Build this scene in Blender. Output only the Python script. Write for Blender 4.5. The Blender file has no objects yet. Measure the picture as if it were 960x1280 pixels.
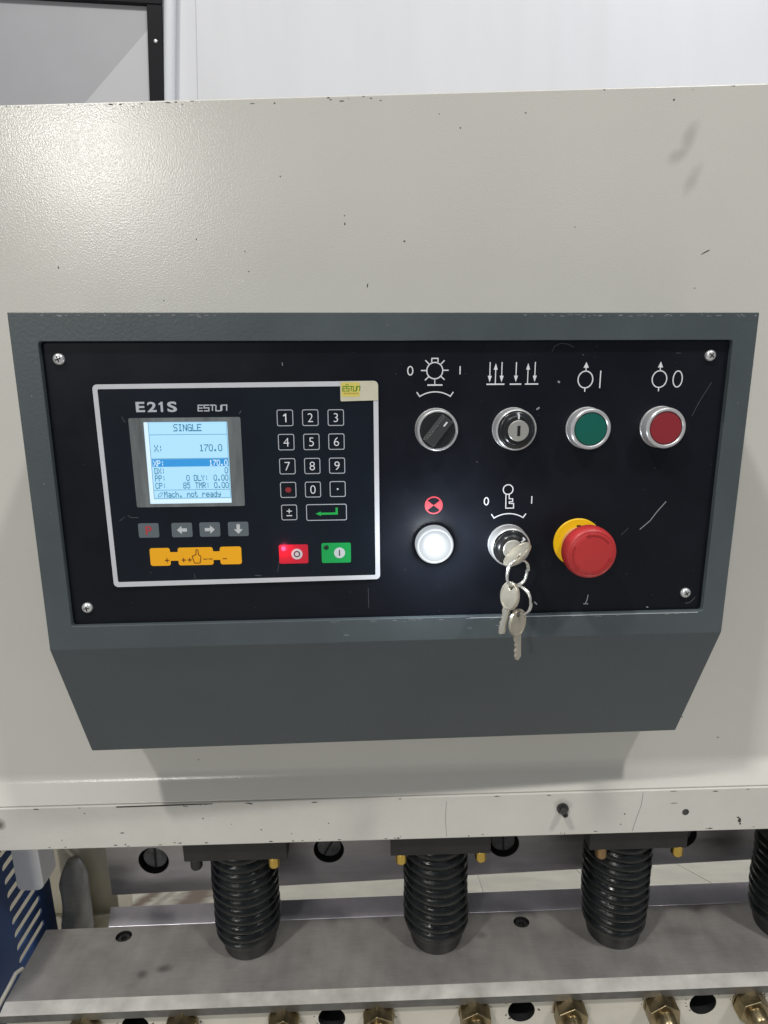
import bpy, bmesh, math, random
from mathutils import Matrix, Vector
from mathutils.geometry import tessellate_polygon
random.seed(7)
SC = bpy.context.scene
COL = SC.collection
CAM_H = 1450.0          # camera height above the floor, mm; all machine coordinates below are mm from the camera point

# ------------------------------------------------------------------ camera
cd = bpy.data.cameras.new('camera'); cam = bpy.data.objects.new('camera', cd); COL.objects.link(cam)
cd.sensor_fit = 'VERTICAL'; cd.sensor_height = 36.0; cd.lens = 36.0 * 825 / 1280
cd.clip_start = 0.02; cd.clip_end = 100
cam.matrix_world = Matrix(((0.999591, 0.028588, 0, 0), (-0.006458, 0.225791, -0.974154, 0),
                           (-0.027849, 0.973756, 0.225883, CAM_H / 1000), (0, 0, 0, 1)))
SC.camera = cam
# ------------------------------------------------------------------ world and lamps
w = bpy.data.worlds.new('World'); SC.world = w; w.use_nodes = True
bg = w.node_tree.nodes['Background']; bg.inputs[0].default_value = (0.86, 0.91, 1.0, 1); bg.inputs[1].default_value = 0.25
def area(name, loc, aim, size, power, color):
    l = bpy.data.lights.new(name, 'AREA'); l.shape = 'RECTANGLE'; l.size, l.size_y = size; l.energy = power; l.color = color
    o = bpy.data.objects.new(name, l); COL.objects.link(o)
    o.location = loc; d = Vector(aim) - Vector(loc); o.rotation_euler = d.to_track_quat('-Z', 'Y').to_euler()
area('ceiling_lamp_left', (-2.0, -1.75, 5.9), (0, 0.5, 1.2), (0.36, 0.28), 128, (1.0, 0.98, 0.93))
area('ceiling_lamp_right', (2.3, -1.75, 6.0), (0, 0.5, 1.2), (0.36, 0.28), 120, (1.0, 0.98, 0.93))
area('wall_lamp_left', (-1.66, -3.2, 2.70), (0, 0.5, 1.2), (0.30, 0.22), 32, (1.0, 0.97, 0.91))
area('overhead_fill', (0.2, 0.0, 4.2), (0.2, 0.3, 0), (2.4, 1.2), 20, (0.95, 0.98, 1.0))  # added soft overhead fill, not a fixture of the room
area('ceiling_lamp_back', (1.4, 1.9, 3.6), (0.8, 2.0, 0), (1.2, 0.4), 8, (0.92, 0.95, 1.0))
area('rear_hall_lamp', (2.2, 2.4, 1.85), (0.1, 0.62, 0.85), (0.7, 0.5), 20, (0.88, 0.89, 1.0))
SC.view_settings.view_transform = 'Standard'; SC.view_settings.look = 'None'
SC.view_settings.exposure = -0.04; SC.view_settings.gamma = 1.0

# ------------------------------------------------------------------ materials
def mat(name, col, rough=0.5, metal=0.0, vary=None, bump=None, emit=None, spec=0.5, rvary=0.0, stretch=None, coat=0.0):
    m = bpy.data.materials.new(name); m.use_nodes = True
    nt = m.node_tree; N = nt.nodes; L = nt.links; b = N['Principled BSDF']
    b.inputs['Base Color'].default_value = (*col, 1); b.inputs['Roughness'].default_value = rough
    b.inputs['Metallic'].default_value = metal; b.inputs['Specular IOR Level'].default_value = spec
    b.inputs['Coat Weight'].default_value = coat
    tc = N.new('ShaderNodeTexCoord'); src = tc.outputs['Object']
    if stretch:
        mp = N.new('ShaderNodeMapping'); mp.inputs['Scale'].default_value = stretch
        L.new(src, mp.inputs['Vector']); src = mp.outputs[0]
    m['_src'] = 0
    if vary:
        sc, amt = vary
        n = N.new('ShaderNodeTexNoise'); n.inputs['Scale'].default_value = sc; n.inputs['Detail'].default_value = 6; n.inputs['Roughness'].default_value = 0.62
        L.new(src, n.inputs['Vector'])
        r = N.new('ShaderNodeMapRange'); r.inputs[1].default_value = 0.3; r.inputs[2].default_value = 0.7
        r.inputs[3].default_value = 1 - amt; r.inputs[4].default_value = 1 + amt
        L.new(n.outputs[0], r.inputs[0])
        mx = N.new('ShaderNodeVectorMath'); mx.operation = 'SCALE'; mx.inputs[0].default_value = col
        L.new(r.outputs[0], mx.inputs['Scale']); L.new(mx.outputs[0], b.inputs['Base Color'])
        if rvary:
            q = N.new('ShaderNodeMapRange'); q.inputs[1].default_value = 0.3; q.inputs[2].default_value = 0.7
            q.inputs[3].default_value = rough - rvary; q.inputs[4].default_value = rough + rvary
            L.new(n.outputs[0], q.inputs[0]); L.new(q.outputs[0], b.inputs['Roughness'])
    if bump:
        sc, st, di = bump
        n2 = N.new('ShaderNodeTexNoise'); n2.inputs['Scale'].default_value = sc; n2.inputs['Detail'].default_value = 2
        L.new(src, n2.inputs['Vector'])
        bp = N.new('ShaderNodeBump'); bp.inputs['Strength'].default_value = st; bp.inputs['Distance'].default_value = di
        L.new(n2.outputs[0], bp.inputs['Height']); L.new(bp.outputs[0], b.inputs['Normal'])
    if emit:
        b.inputs['Emission Color'].default_value = (*emit[0], 1); b.inputs['Emission Strength'].default_value = emit[1]
    del m['_src']
    return m
def stain_or_shade(m, col, spots, nscale=120.0):
    """worn, dirty or painted-shade patches with a shape of their own: ellipses (x,y,z, rx,ry,rz, rotY, strength) in object space (m), ragged by noise"""
    nt = m.node_tree; N = nt.nodes; L = nt.links; b = N['Principled BSDF']
    inp = b.inputs['Base Color']; base = inp.links[0].from_socket if inp.links else None
    tc = N.new('ShaderNodeTexCoord'); no = N.new('ShaderNodeTexNoise'); no.inputs['Scale'].default_value = nscale; no.inputs['Detail'].default_value = 5
    L.new(tc.outputs['Object'], no.inputs['Vector'])
    for (x, y, z, rx, ry, rz, rot, st) in spots:
        mp = N.new('ShaderNodeMapping'); mp.vector_type = 'TEXTURE'
        mp.inputs['Location'].default_value = (x, y, z); mp.inputs['Rotation'].default_value = (0, rot, 0); mp.inputs['Scale'].default_value = (rx, ry, rz)
        L.new(tc.outputs['Object'], mp.inputs['Vector'])
        ln = N.new('ShaderNodeVectorMath'); ln.operation = 'LENGTH'; L.new(mp.outputs[0], ln.inputs[0])
        ad = N.new('ShaderNodeMath'); ad.operation = 'ADD'; L.new(ln.outputs['Value'], ad.inputs[0]); L.new(no.outputs[0], ad.inputs[1])
        mr = N.new('ShaderNodeMapRange'); mr.inputs[1].default_value = 1.55; mr.inputs[2].default_value = 0.75; mr.inputs[3].default_value = 0; mr.inputs[4].default_value = st
        L.new(ad.outputs[0], mr.inputs[0])
        mx = N.new('ShaderNodeMix'); mx.data_type = 'RGBA'; L.new(mr.outputs[0], mx.inputs['Factor'])
        if base: L.new(base, mx.inputs['A'])
        else: mx.inputs['A'].default_value = inp.default_value
        mx.inputs['B'].default_value = (*col, 1); base = mx.outputs['Result']
    L.new(base, inp)
    return m

M = {}
M['cream'] = mat('cream_paint', (0.605, 0.592, 0.543), 0.21, vary=(4, 0.035), bump=(760, 0.23, 0.0005), rvary=0.05)
stain_or_shade(M['cream'], (0.40, 0.39, 0.35), [(0.2395, 0, 0.597, .0065, .3, .014, .35, .6), (0.231, 0, 0.584, .009, .3, .006, -.6, .55), (0.244, 0, 0.568, .006, .3, .014, .45, .5)], 90)
M['cream_lip'] = mat('cream_paint_lip', (0.615, 0.60, 0.55), 0.42, vary=(14, 0.05), bump=(260, 0.2, 0.0006))
stain_or_shade(M['cream_lip'], (0.12, 0.11, 0.09), [(-.366, 0, .029, .007, .3, .007, 0, .9), (.158, 0, .0315, .0085, .3, .0075, 0, .5)], 160)
M['cream_bed'] = mat('cream_paint_bed', (0.60, 0.57, 0.49), 0.45, vary=(22, 0.08), bump=(200, 0.2, 0.0006))
M['grey'] = mat('dark_grey_enamel', (0.068, 0.084, 0.092), 0.40, vary=(7, 0.16), bump=(420, 0.22, 0.0006), rvary=0.10)
M['black'] = mat('black_panel_film', (0.0062, 0.0078, 0.0125), 0.36, vary=(11, 0.22), spec=0.20, rvary=0.12)
M['overlay'] = mat('controller_overlay', (0.0052, 0.009, 0.016), 0.32, vary=(20, 0.2), spec=0.28)
M['print'] = mat('white_print', (0.78, 0.79, 0.83), 0.5)
M['print_dim'] = mat('pale_print', (0.47, 0.50, 0.55), 0.5)
M['border'] = mat('border_print', (0.58, 0.59, 0.63), 0.42, vary=(40, 0.05))
M['chrome'] = mat('satin_nickel', (0.66, 0.66, 0.67), 0.30, 0.55, vary=(60, 0.06))
M['chrome_dull'] = mat('dull_nickel', (0.47, 0.465, 0.44), 0.38, 0.5)
M['screw'] = mat('zinc_screw', (0.70, 0.70, 0.71), 0.30, 0.6)
M['knob'] = mat('black_knob_plastic', (0.016, 0.017, 0.019), 0.26)
M['grip'] = mat('grip_plastic', (0.045, 0.047, 0.05), 0.24)
M['hole'] = mat('dark_recess', (0.004, 0.004, 0.005), 0.7)
M['green_cap'] = mat('green_cap', (0.002, 0.115, 0.085), 0.35)
M['red_cap'] = mat('red_cap', (0.27, 0.022, 0.030), 0.36)
M['estop'] = mat('stop_red_plastic', (0.50, 0.034, 0.036), 0.40, vary=(45, 0.05))
M['estop_mark'] = mat('stop_arrow_red', (0.40, 0.022, 0.025), 0.42)
M['yellow'] = mat('yellow_plastic', (0.95, 0.58, 0.008), 0.42)
M['neck'] = mat('stop_neck_plastic', (0.60, 0.36, 0.17), 0.45)
M['lamp_lens'] = mat('lit_lamp_lens', (0.02, 0.02, 0.02), 0.3, emit=((0.88, 0.95, 1.0), 0.80))
def bulb(m, c, r, a, b):
    nt = m.node_tree; N = nt.nodes; L = nt.links; tc = N.new('ShaderNodeTexCoord'); mp = N.new('ShaderNodeVectorMath'); mp.operation = 'DISTANCE'; mp.inputs[1].default_value = c
    L.new(tc.outputs['Object'], mp.inputs[0]); mr = N.new('ShaderNodeMapRange'); mr.inputs[2].default_value = r; mr.inputs[3].default_value = a; mr.inputs[4].default_value = b
    L.new(mp.outputs['Value'], mr.inputs[0]); L.new(mr.outputs[0], N['Principled BSDF'].inputs['Emission Strength'])
bulb(M['lamp_lens'], (0.2735, -0.005, -0.1590), 0.0125, 1.0, 0.50)
M['lamp_ring'] = mat('lamp_collar', (0.03, 0.031, 0.033), 0.28, emit=((0.86, 0.94, 1.0), 0.50))
M['lamp_rim'] = mat('lamp_rim', (0.04, 0.04, 0.04), 0.22, emit=((0.9, 0.96, 1.0), 0.66))
M['lcd'] = mat('lcd_backlight', (0.2, 0.3, 0.35), 0.25, emit=((0.37, 0.70, 1.0), 0.82))
M['lcd_white'] = mat('lcd_backlight_edge', (0.3, 0.3, 0.3), 0.25, emit=((0.58, 0.82, 1.0), 0.88))
M['lcd_dark'] = mat('lcd_text', (0.02, 0.05, 0.07), 0.4, emit=((0.055, 0.25, 0.36), 0.8))
M['lcd_bar'] = mat('lcd_bar', (0.01, 0.05, 0.1), 0.4, emit=((0.03, 0.33, 0.78), 0.85))
M['film'] = mat('window_film', (0.15, 0.165, 0.17), 0.22, vary=(14, 0.5), stretch=(4, 1, 0.5), coat=0.4)
M['key_grey'] = mat('key_grey', (0.115, 0.14, 0.16), 0.42)
M['key_white'] = mat('key_white', (0.55, 0.58, 0.60), 0.45)
M['key_red'] = mat('key_red', (0.56, 0.012, 0.035), 0.4)
M['key_green'] = mat('key_green', (0.005, 0.34, 0.075), 0.4)
M['key_orange'] = mat('key_orange', (0.95, 0.44, 0.006), 0.42)
M['red_print'] = mat('red_print', (0.50, 0.035, 0.05), 0.5)
M['red_dim'] = mat('red_dim_print', (0.28, 0.02, 0.03), 0.5)
M['green_print'] = mat('green_print', (0.01, 0.40, 0.07), 0.5)
M['brown_print'] = mat('brown_print', (0.13, 0.03, 0.004), 0.5)
M['led_red'] = mat('led_red', (0.6, 0.02, 0.05), 0.3, emit=((1.0, 0.06, 0.16), 2.2))
M['led_off'] = mat('led_off', (0.006, 0.03, 0.012), 0.3)
M['sticker'] = mat('sticker_paper', (0.60, 0.57, 0.44), 0.35, vary=(90, 0.06))
M['sticker_yellow'] = mat('sticker_yellow', (0.68, 0.58, 0.13), 0.35)
M['sticker_green'] = mat('sticker_green', (0.10, 0.24, 0.02), 0.45)
M['sticker_ochre'] = mat('sticker_ochre', (0.42, 0.30, 0.08), 0.45)
M['keymetal'] = mat('key_nickel', (0.53, 0.49, 0.40), 0.33, 0.6, vary=(200, 0.12), bump=(900, 0.15, 0.0003))
M['ring'] = mat('ring_steel', (0.70, 0.69, 0.66), 0.27, 0.7)
M['scratch'] = mat('scratch_mark', (0.30, 0.31, 0.33), 0.6)
M['scratch_dim'] = mat('scratch_faint', (0.075, 0.08, 0.09), 0.6)
M['chip'] = mat('paint_chip', (0.045, 0.04, 0.035), 0.7)
M['rubber'] = mat('black_oily_rubber', (0.0042, 0.0054, 0.0060), 0.29, vary=(60, 0.5), bump=(120, 0.4, 0.0012), rvary=0.14, spec=0.4)
M['pad'] = mat('black_foot_pad', (0.010, 0.011, 0.010), 0.5, vary=(60, 0.3))
M['blackiron'] = mat('black_iron', (0.013, 0.012, 0.011), 0.5, vary=(50, 0.3))
M['brass'] = mat('brass', (0.62, 0.42, 0.10), 0.28, 1.0, vary=(90, 0.12))
M['brass_dark'] = mat('browned_brass', (0.31, 0.20, 0.10), 0.35, 1.0, vary=(90, 0.2))
M['oldbrass'] = mat('oily_brass_nut', (0.30, 0.24, 0.14), 0.34, 1.0, vary=(70, 0.35), rvary=0.1)
M['steel'] = mat('table_steel', (0.385, 0.368, 0.352), 0.40, 0.6, vary=(13, 0.20), bump=(60, 0.08, 0.0008), rvary=0.09)
def grain(m, scale, amt):
    nt = m.node_tree; N = nt.nodes; L = nt.links; b = N['Principled BSDF']; base = b.inputs['Base Color'].links[0].from_socket
    tc = N.new('ShaderNodeTexCoord'); mp = N.new('ShaderNodeMapping'); mp.inputs['Scale'].default_value = scale; L.new(tc.outputs['Object'], mp.inputs[0])
    n = N.new('ShaderNodeTexNoise'); n.inputs['Scale'].default_value = 1; n.inputs['Detail'].default_value = 4; L.new(mp.outputs[0], n.inputs['Vector'])
    r = N.new('ShaderNodeMapRange'); r.inputs[1].default_value = .3; r.inputs[2].default_value = .7; r.inputs[3].default_value = 1 - amt; r.inputs[4].default_value = 1 + amt; L.new(n.outputs[0], r.inputs[0])
    v = N.new('ShaderNodeVectorMath'); v.operation = 'SCALE'; L.new(base, v.inputs[0]); L.new(r.outputs[0], v.inputs['Scale']); L.new(v.outputs[0], b.inputs['Base Color'])
grain(M['steel'], (40, 700, 1), 0.05)
grain(M['steel'], (60, 16, 1), 0.08)
stain_or_shade(M['steel'], (0.10, 0.095, 0.09), [(-.235, .03, 0, .010, .006, .2, 0, .7), (-.255, .025, 0, .006, .006, .2, 0, .6), (.05, .048, 0, .02, .007, .2, 0, .35), (.30, .05, 0, .035, .01, .2, 0, .25), (-.01, .08, 0, .006, .006, .2, 0, .5), (-.154, .055, 0, .045, .02, .2, 0, .3), (.042, .05, 0, .05, .022, .2, 0, .3), (.229, .05, 0, .05, .02, .2, 0, .3), (.09, .055, 0, .007, .006, .2, 0, .5)], 70)  # wide spots at the hold-down feet are painted shade; the others are stains
M['bevel'] = mat('ground_steel', (0.54, 0.52, 0.485), 0.40, 0.5, vary=(30, 0.2), rvary=0.08)
M['edge'] = mat('dark_steel_edge', (0.17, 0.165, 0.155), 0.45, 0.7, vary=(40, 0.3))  # even, darker steel tone for the front face below the bevel
M['blade'] = mat('blade_steel', (0.36, 0.35, 0.345), 0.40, 0.9, vary=(24, 0.2), rvary=0.08, stretch=(0.4, 1, 2))
M['bladelow'] = mat('lower_blade_steel', (0.72, 0.70, 0.76), 0.34, 0.7, vary=(30, 0.12))
M['bolt'] = mat('dark_bolt', (0.10, 0.10, 0.10), 0.42, 0.9, vary=(80, 0.4))
M['blue'] = mat('blue_paint', (0.010, 0.045, 0.155), 0.45, vary=(15, 0.15))
M['white_block'] = mat('white_plastic', (0.76, 0.76, 0.77), 0.45, vary=(20, 0.05))
M['wrap'] = mat('grey_wrap', (0.22, 0.215, 0.195), 0.42, vary=(18, 0.3), bump=(30, 0.6, 0.006), stretch=(1, 1, 1.8))
M['frame_cream'] = mat('side_frame_paint', (0.62, 0.57, 0.44), 0.55, vary=(18, 0.1))
M['chute'] = mat('chute_paint', (0.58, 0.545, 0.43), 0.5, vary=(16, 0.12))
stain_or_shade(M['chute'], (0.11, 0.055, 0.018), [(-.334, .05, -.03, .016, 1, 1, 0, .95), (-.310, .05, -.03, .009, 1, 1, 0, .5), (-.268, .05, -.03, .034, 1, 1, 0, .95)], 55)
M['cord'] = mat('white_cord', (0.62, 0.60, 0.52), 0.5)
M['wall'] = mat('white_sheet_wall', (0.73, 0.735, 0.76), 0.6, vary=(1.2, 0.03), bump=(2.2, 0.45, 0.06), stretch=(1.6, 1, 0.3))
M['board'] = mat('board_grey', (0.40, 0.40, 0.42), 0.45, vary=(3, 0.04))
M['board_light_wedge'] = mat('board_light_wedge', (0.54, 0.54, 0.56), 0.5)
M['frame_black'] = mat('black_frame', (0.008, 0.0075, 0.010), 0.5, spec=0.15)
M['pipe'] = mat('white_pipe', (0.70, 0.71, 0.74), 0.4)
M['cable'] = mat('grey_cable', (0.10, 0.105, 0.12), 0.5)
M['floor'] = mat('concrete_floor', (0.46, 0.45, 0.42), 0.5, vary=(2, 0.12))

# ------------------------------------------------------------------ mesh helpers (mm)
class MB:
    def __init__(s): s.v = []; s.f = []; s.mi = []; s.ms = []
    def _m(s, m):
        if m not in s.ms: s.ms.append(m)
        return s.ms.index(m)
    def raw(s, vs, fs, m):
        k = len(s.v); i = s._m(m); s.v += [tuple(p) for p in vs]
        for f in fs: s.f.append(tuple(k + a for a in f)); s.mi.append(i)
        return s
    def box(s, x0, x1, y0, y1, z0, z1, m):
        vs = [(x, y, z) for x in (x0, x1) for y in (y0, y1) for z in (z0, z1)]
        return s.raw(vs, [(0, 1, 3, 2), (4, 6, 7, 5), (0, 4, 5, 1), (2, 3, 7, 6), (0, 2, 6, 4), (1, 5, 7, 3)], m)
    def prism(s, loop, y0, y1, m, axis='y'):
        """polygon in (x,z) extruded along y (axis 'x': polygon is (y,z), extruded along x; 'z': polygon is (x,y))"""
        n = len(loop)
        def p(a, b, t): return {'y': (a, t, b), 'x': (t, a, b), 'z': (a, b, t)}[axis]
        vs = [p(a, b, y0) for a, b in loop] + [p(a, b, y1) for a, b in loop]
        fs = [tuple(range(n)), tuple(range(2 * n - 1, n - 1, -1))] + [(i, i + n, (i + 1) % n + n, (i + 1) % n) for i in range(n)]
        return s.raw(vs, fs, m)
    def ring(s, outer, inner, y0, y1, m):
        n = len(outer); vs = [(a, y, b) for y in (y0, y1) for lp in (outer, inner) for a, b in lp]; fs = []
        for i in range(n):
            j = (i + 1) % n
            fs += [(i, j, n + j, n + i), (2 * n + i, 3 * n + i, 3 * n + j, 2 * n + j), (i, 2 * n + i, 2 * n + j, j), (n + i, n + j, 3 * n + j, 3 * n + i)]
        return s.raw(vs, fs, m)
    def plate(s, outer, holes, y0, y1, m, axis='y', m_in=None):
        """flat plate with real holes"""
        def p(a, b, t): return {'y': (a, t, b), 'x': (t, a, b), 'z': (a, b, t)}[axis]
        loops = [outer] + holes; flat = [q for lp in loops for q in lp]; n = len(flat)
        tris = tessellate_polygon([[Vector((a, b, 0)) for a, b in lp] for lp in loops])
        s.raw([p(a, b, y0) for a, b in flat] + [p(a, b, y1) for a, b in flat], [tuple(t) for t in tris] + [tuple(a + n for a in reversed(t)) for t in tris], m)
        k0 = len(s.v) - 2 * n; st = 0
        for li, lp in enumerate(loops):
            mi = s._m(m if li == 0 or not m_in else m_in); c = len(lp)
            for i in range(c):
                j = (i + 1) % c; s.f.append((k0 + st + i, k0 + st + j, k0 + n + st + j, k0 + n + st + i)); s.mi.append(mi)
            st += c
        return s
    def stroke(s, pts, wd, y0, y1, m, closed=False):
        P = [Vector(p) for p in pts]; n = len(P); L = []; R = []
        for i in range(n):
            a = P[(i - 1) % n] if (closed or i > 0) else None; b = P[(i + 1) % n] if (closed or i < n - 1) else None
            d1 = (P[i] - a).normalized() if a is not None else None; d2 = (b - P[i]).normalized() if b is not None else None
            if d1 is None: d1 = d2
            if d2 is None: d2 = d1
            t = (d1 + d2); t = t.normalized() if t.length > 1e-6 else d1
            nn = Vector((-t.y, t.x)); k = 1 / max(0.45, nn.dot(Vector((-d1.y, d1.x))))
            L.append(P[i] + nn * wd / 2 * k); R.append(P[i] - nn * wd / 2 * k)
        if closed: return s.ring([tuple(p) for p in L], [tuple(p) for p in R], y0, y1, m)
        for i in range(n - 1): s.prism([tuple(L[i]), tuple(L[i + 1]), tuple(R[i + 1]), tuple(R[i])], y0, y1, m)
        return s
    def lathe(s, prof, cx, cz, m, n=48, axis='y', close=True):
        """profile [(r, t)] turned about the y axis through (cx, cz); axis 'z': about the vertical through (cx, cy)"""
        vs = []; fs = []; k = len(prof)
        for r, t in prof:
            for i in range(n):
                a = 2 * math.pi * i / n; c, d = r * math.cos(a), r * math.sin(a)
                vs.append((cx + c, t, cz + d) if axis == 'y' else (cx + c, cz + d, t))
        for j in range(k - 1):
            for i in range(n): fs.append((j * n + i, j * n + (i + 1) % n, (j + 1) * n + (i + 1) % n, (j + 1) * n + i))
        if close: fs += [tuple(range(n)), tuple((k - 1) * n + i for i in range(n))]
        return s.raw(vs, fs, m)
    def tube(s, path, r, m, n=10, closed=False):
        P = [Vector(p) for p in path]; k = len(P); vs = []; fs = []; up = None
        for i in range(k):
            a = P[(i - 1) % k] if (closed or i) else P[0]; b = P[(i + 1) % k] if (closed or i < k - 1) else P[-1]
            t = (b - a).normalized()
            if up is None: up = t.orthogonal().normalized()
            up = (up - t * up.dot(t)).normalized(); sd = t.cross(up)
            for q in range(n):
                an = 2 * math.pi * q / n; vs.append(P[i] + (up * math.cos(an) + sd * math.sin(an)) * r)
        for i in range(k if closed else k - 1):
            j = (i + 1) % k
            for q in range(n): fs.append((i * n + q, i * n + (q + 1) % n, j * n + (q + 1) % n, j * n + q))
        if not closed: fs += [tuple(range(n)), tuple((k - 1) * n + q for q in range(n))]
        return s.raw(vs, fs, m)
    def text(s, string, u0, u1, v0, v1, y0, y1, m, bold=0.0, shear=0.0):
        """lettering of the built-in font, fitted into a rectangle"""
        cu = bpy.data.curves.new('t', 'FONT'); cu.body = string; cu.size = 1; cu.offset = bold; cu.resolution_u = 4
        ob = bpy.data.objects.new('t', cu); COL.objects.link(ob)
        dg = bpy.context.evaluated_depsgraph_get(); me = ob.evaluated_get(dg).to_mesh()
        vs = [v.co.copy() for v in me.vertices]; fs = [tuple(p.vertices) for p in me.polygons]
        ob.evaluated_get(dg).to_mesh_clear(); bpy.data.objects.remove(ob); bpy.data.curves.remove(cu)
        x0 = min(v.x for v in vs); x1 = max(v.x for v in vs); z0 = min(v.y for v in vs); z1 = max(v.y for v in vs)
        if u0 is None or u1 is None:
            h = (v1 - v0) / (z1 - z0); c = u0 if u1 is None else u1
            u0, u1 = c - h * (x1 - x0) / 2, c + h * (x1 - x0) / 2
        out = []
        for v in vs:
            a = (v.x - x0) / (x1 - x0); b = (v.y - z0) / (z1 - z0)
            out.append((u0 + a * (u1 - u0) + shear * b, y0, v0 + b * (v1 - v0)))
        return s.raw(out, fs, m)
    def build(s, name, parent=None, off=(0, 0, 0), smooth=35, bevel=0.0, loc=None, segs=2, world=None):
        if parent is not None and '_off' in OFF.get(parent.name, {}): off = OFF[parent.name]['_off']
        me = bpy.data.meshes.new(name)
        me.from_pydata([((x - off[0]) / 1000, (y - off[1]) / 1000, (z - off[2]) / 1000) for x, y, z in s.v], [], s.f)
        for m in s.ms: me.materials.append(M[m])
        me.polygons.foreach_set('material_index', s.mi)
        b = bmesh.new(); b.from_mesh(me); bmesh.ops.recalc_face_normals(b, faces=b.faces); b.to_mesh(me); b.free()
        me.polygons.foreach_set('use_smooth', [True] * len(me.polygons)); me.set_sharp_from_angle(angle=math.radians(smooth))
        o = bpy.data.objects.new(name, me); COL.objects.link(o)
        if parent is not None:
            o.parent = parent; OFF[o.name] = {'_off': off}
        elif world is not None:
            o.matrix_world = world; OFF[o.name] = {'_off': off}
        else:
            o.location = (off[0] / 1000, off[1] / 1000, (off[2] + CAM_H) / 1000); OFF[o.name] = {'_off': off}
        if loc is not None: o.location = (loc[0] / 1000, loc[1] / 1000, loc[2] / 1000)
        if bevel:
            md = o.modifiers.new('bevel', 'BEVEL'); md.width = bevel / 1000; md.segments = segs; md.limit_method = 'ANGLE'; md.angle_limit = math.radians(20)
            md.harden_normals = True
        return o
OFF = {}
def tag(o, label, cat, group=None, kind=None):
    o['label'] = label
    if cat: o['category'] = cat
    if group: o['group'] = group
    if kind: o['kind'] = kind
    return o
def lab(o, label): o['label'] = label; return o
def thing(name, label, cat, off=(0, 0, 0), world=None, group=None):
    e = bpy.data.objects.new(name, None); COL.objects.link(e); e.empty_display_size = 0.02
    if world is not None: e.matrix_world = world; OFF[e.name] = {'_off': off}
    else: e.location = (off[0] / 1000, off[1] / 1000, (off[2] + CAM_H) / 1000); OFF[e.name] = {'_off': off}
    return tag(e, label, cat, group)
def copy_tree(o, parent=None):
    c = o.copy(); COL.objects.link(c); c.parent = parent
    for ch in list(o.children): copy_tree(ch, c)
    return c
def ell(cx, cz, rx, rz=None, n=32, a0=0.0, a1=None):
    rz = rx if rz is None else rz
    if a1 is None: return [(cx + rx * math.cos(a0 + 2 * math.pi * i / n), cz + rz * math.sin(a0 + 2 * math.pi * i / n)) for i in range(n)]
    return [(cx + rx * math.cos(a0 + (a1 - a0) * i / n), cz + rz * math.sin(a0 + (a1 - a0) * i / n)) for i in range(n + 1)]
def fillet(pts, r, n=5):
    """round the corners of a polygon"""
    out = []; k = len(pts)
    for i in range(k):
        p = Vector(pts[i]); a = (Vector(pts[i - 1]) - p); b = (Vector(pts[(i + 1) % k]) - p); rr = r[i] if isinstance(r, (list, tuple)) else r
        an = a.angle(b); d = min(rr / math.tan(an / 2), a.length * .49, b.length * .49); re = d * math.tan(an / 2)
        a.normalize(); b.normalize(); c = p + (a + b).normalized() * (re / math.sin(an / 2))
        s0 = p + a * d - c; s1 = p + b * d - c; t0 = math.atan2(s0.y, s0.x); dt = math.atan2(s1.y, s1.x) - t0
        dt = (dt + math.pi) % (2 * math.pi) - math.pi
        out += [(c.x + re * math.cos(t0 + dt * j / n), c.y + re * math.sin(t0 + dt * j / n)) for j in range(n + 1)]
    return out
def rect(u0, u1, v0, v1): return [(u0, v0), (u1, v0), (u1, v1), (u0, v1)]

# ================================================================== the setting
fl = MB().box(-9000, 9000, -9000, 9000, -CAM_H - 100, -CAM_H, 'floor').build('floor'); fl['kind'] = 'structure'
wl = MB().box(-5000, 5000, 2600, 2700, -CAM_H - 20, 2600, 'wall').build('wall', off=(0, 2600, -CAM_H)); wl['kind'] = 'structure'
ws = MB().raw([(-655, 2590, 300), (3000, 2590, 300), (3000, 2590, 2500), (-505, 2590, 2500), (-655, 2601, 300), (3000, 2601, 300), (3000, 2601, 2500), (-505, 2601, 2500)], [(0, 1, 2, 3), (4, 7, 6, 5), (0, 4, 5, 1), (1, 5, 6, 2), (2, 6, 7, 3), (3, 7, 4, 0)], 'wall').build('wall_sheet', wl, bevel=4)

# ================================================================== the shear's upper beam
beam = thing('shear_beam', 'cream painted upper beam of the machine carrying the grey control box', 'machine beam', (0, 550, -440))
prof = [(550, 192.7), (550, -370)]
for i in range(1, 8):                                # concave bend out to the ledge
    t = i / 8 * math.radians(47); prof.append((550 - 16 * (1 - math.cos(t)), -370 - 16 * math.sin(t)))
prof += [(535.2, -394.6), (651, -394.6), (651, 192.7)]
sheet = MB().prism(prof, -760, 800, 'cream', axis='x').build('front_sheet', beam, bevel=1.6, smooth=25)
MB().box(-760, 800, 534, 651, -440, -394.8, 'cream_lip').build('lip_bar', beam, bevel=1.0)
g = MB(); g.lathe([(5.5, 534.5), (5.5, 532.5), (3.2, 532), (3.2, 527), (2.6, 525.5), (2.6, 524)], 157.8, -411, 'bolt', 20); g.lathe([(1.5, 524.2), (1.5, 523.9)], 157.8, -411, 'hole', 12)
lab(g.build('grease_nipple', beam), 'small steel nipple in the lip of the beam')
MB().lathe([(3.2, 534.4), (3.2, 533.8), (2.2, 533.6)], 272.8, -418.8, 'bolt', 16).build('plug', beam)
g = MB()
def chip(x, y, z, rx, rz, rot=0.0):
    n = 7; pts = []
    for i in range(n):
        a = 2 * math.pi * i / n; k = random.uniform(.55, 1.15); p, q = rx * k * math.cos(a), rz * k * math.sin(a)
        pts.append((x + p * math.cos(rot) - q * math.sin(rot), z + p * math.sin(rot) + q * math.cos(rot)))
    g.prism(pts, y - 0.12, y + 0.2, 'chip')
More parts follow.
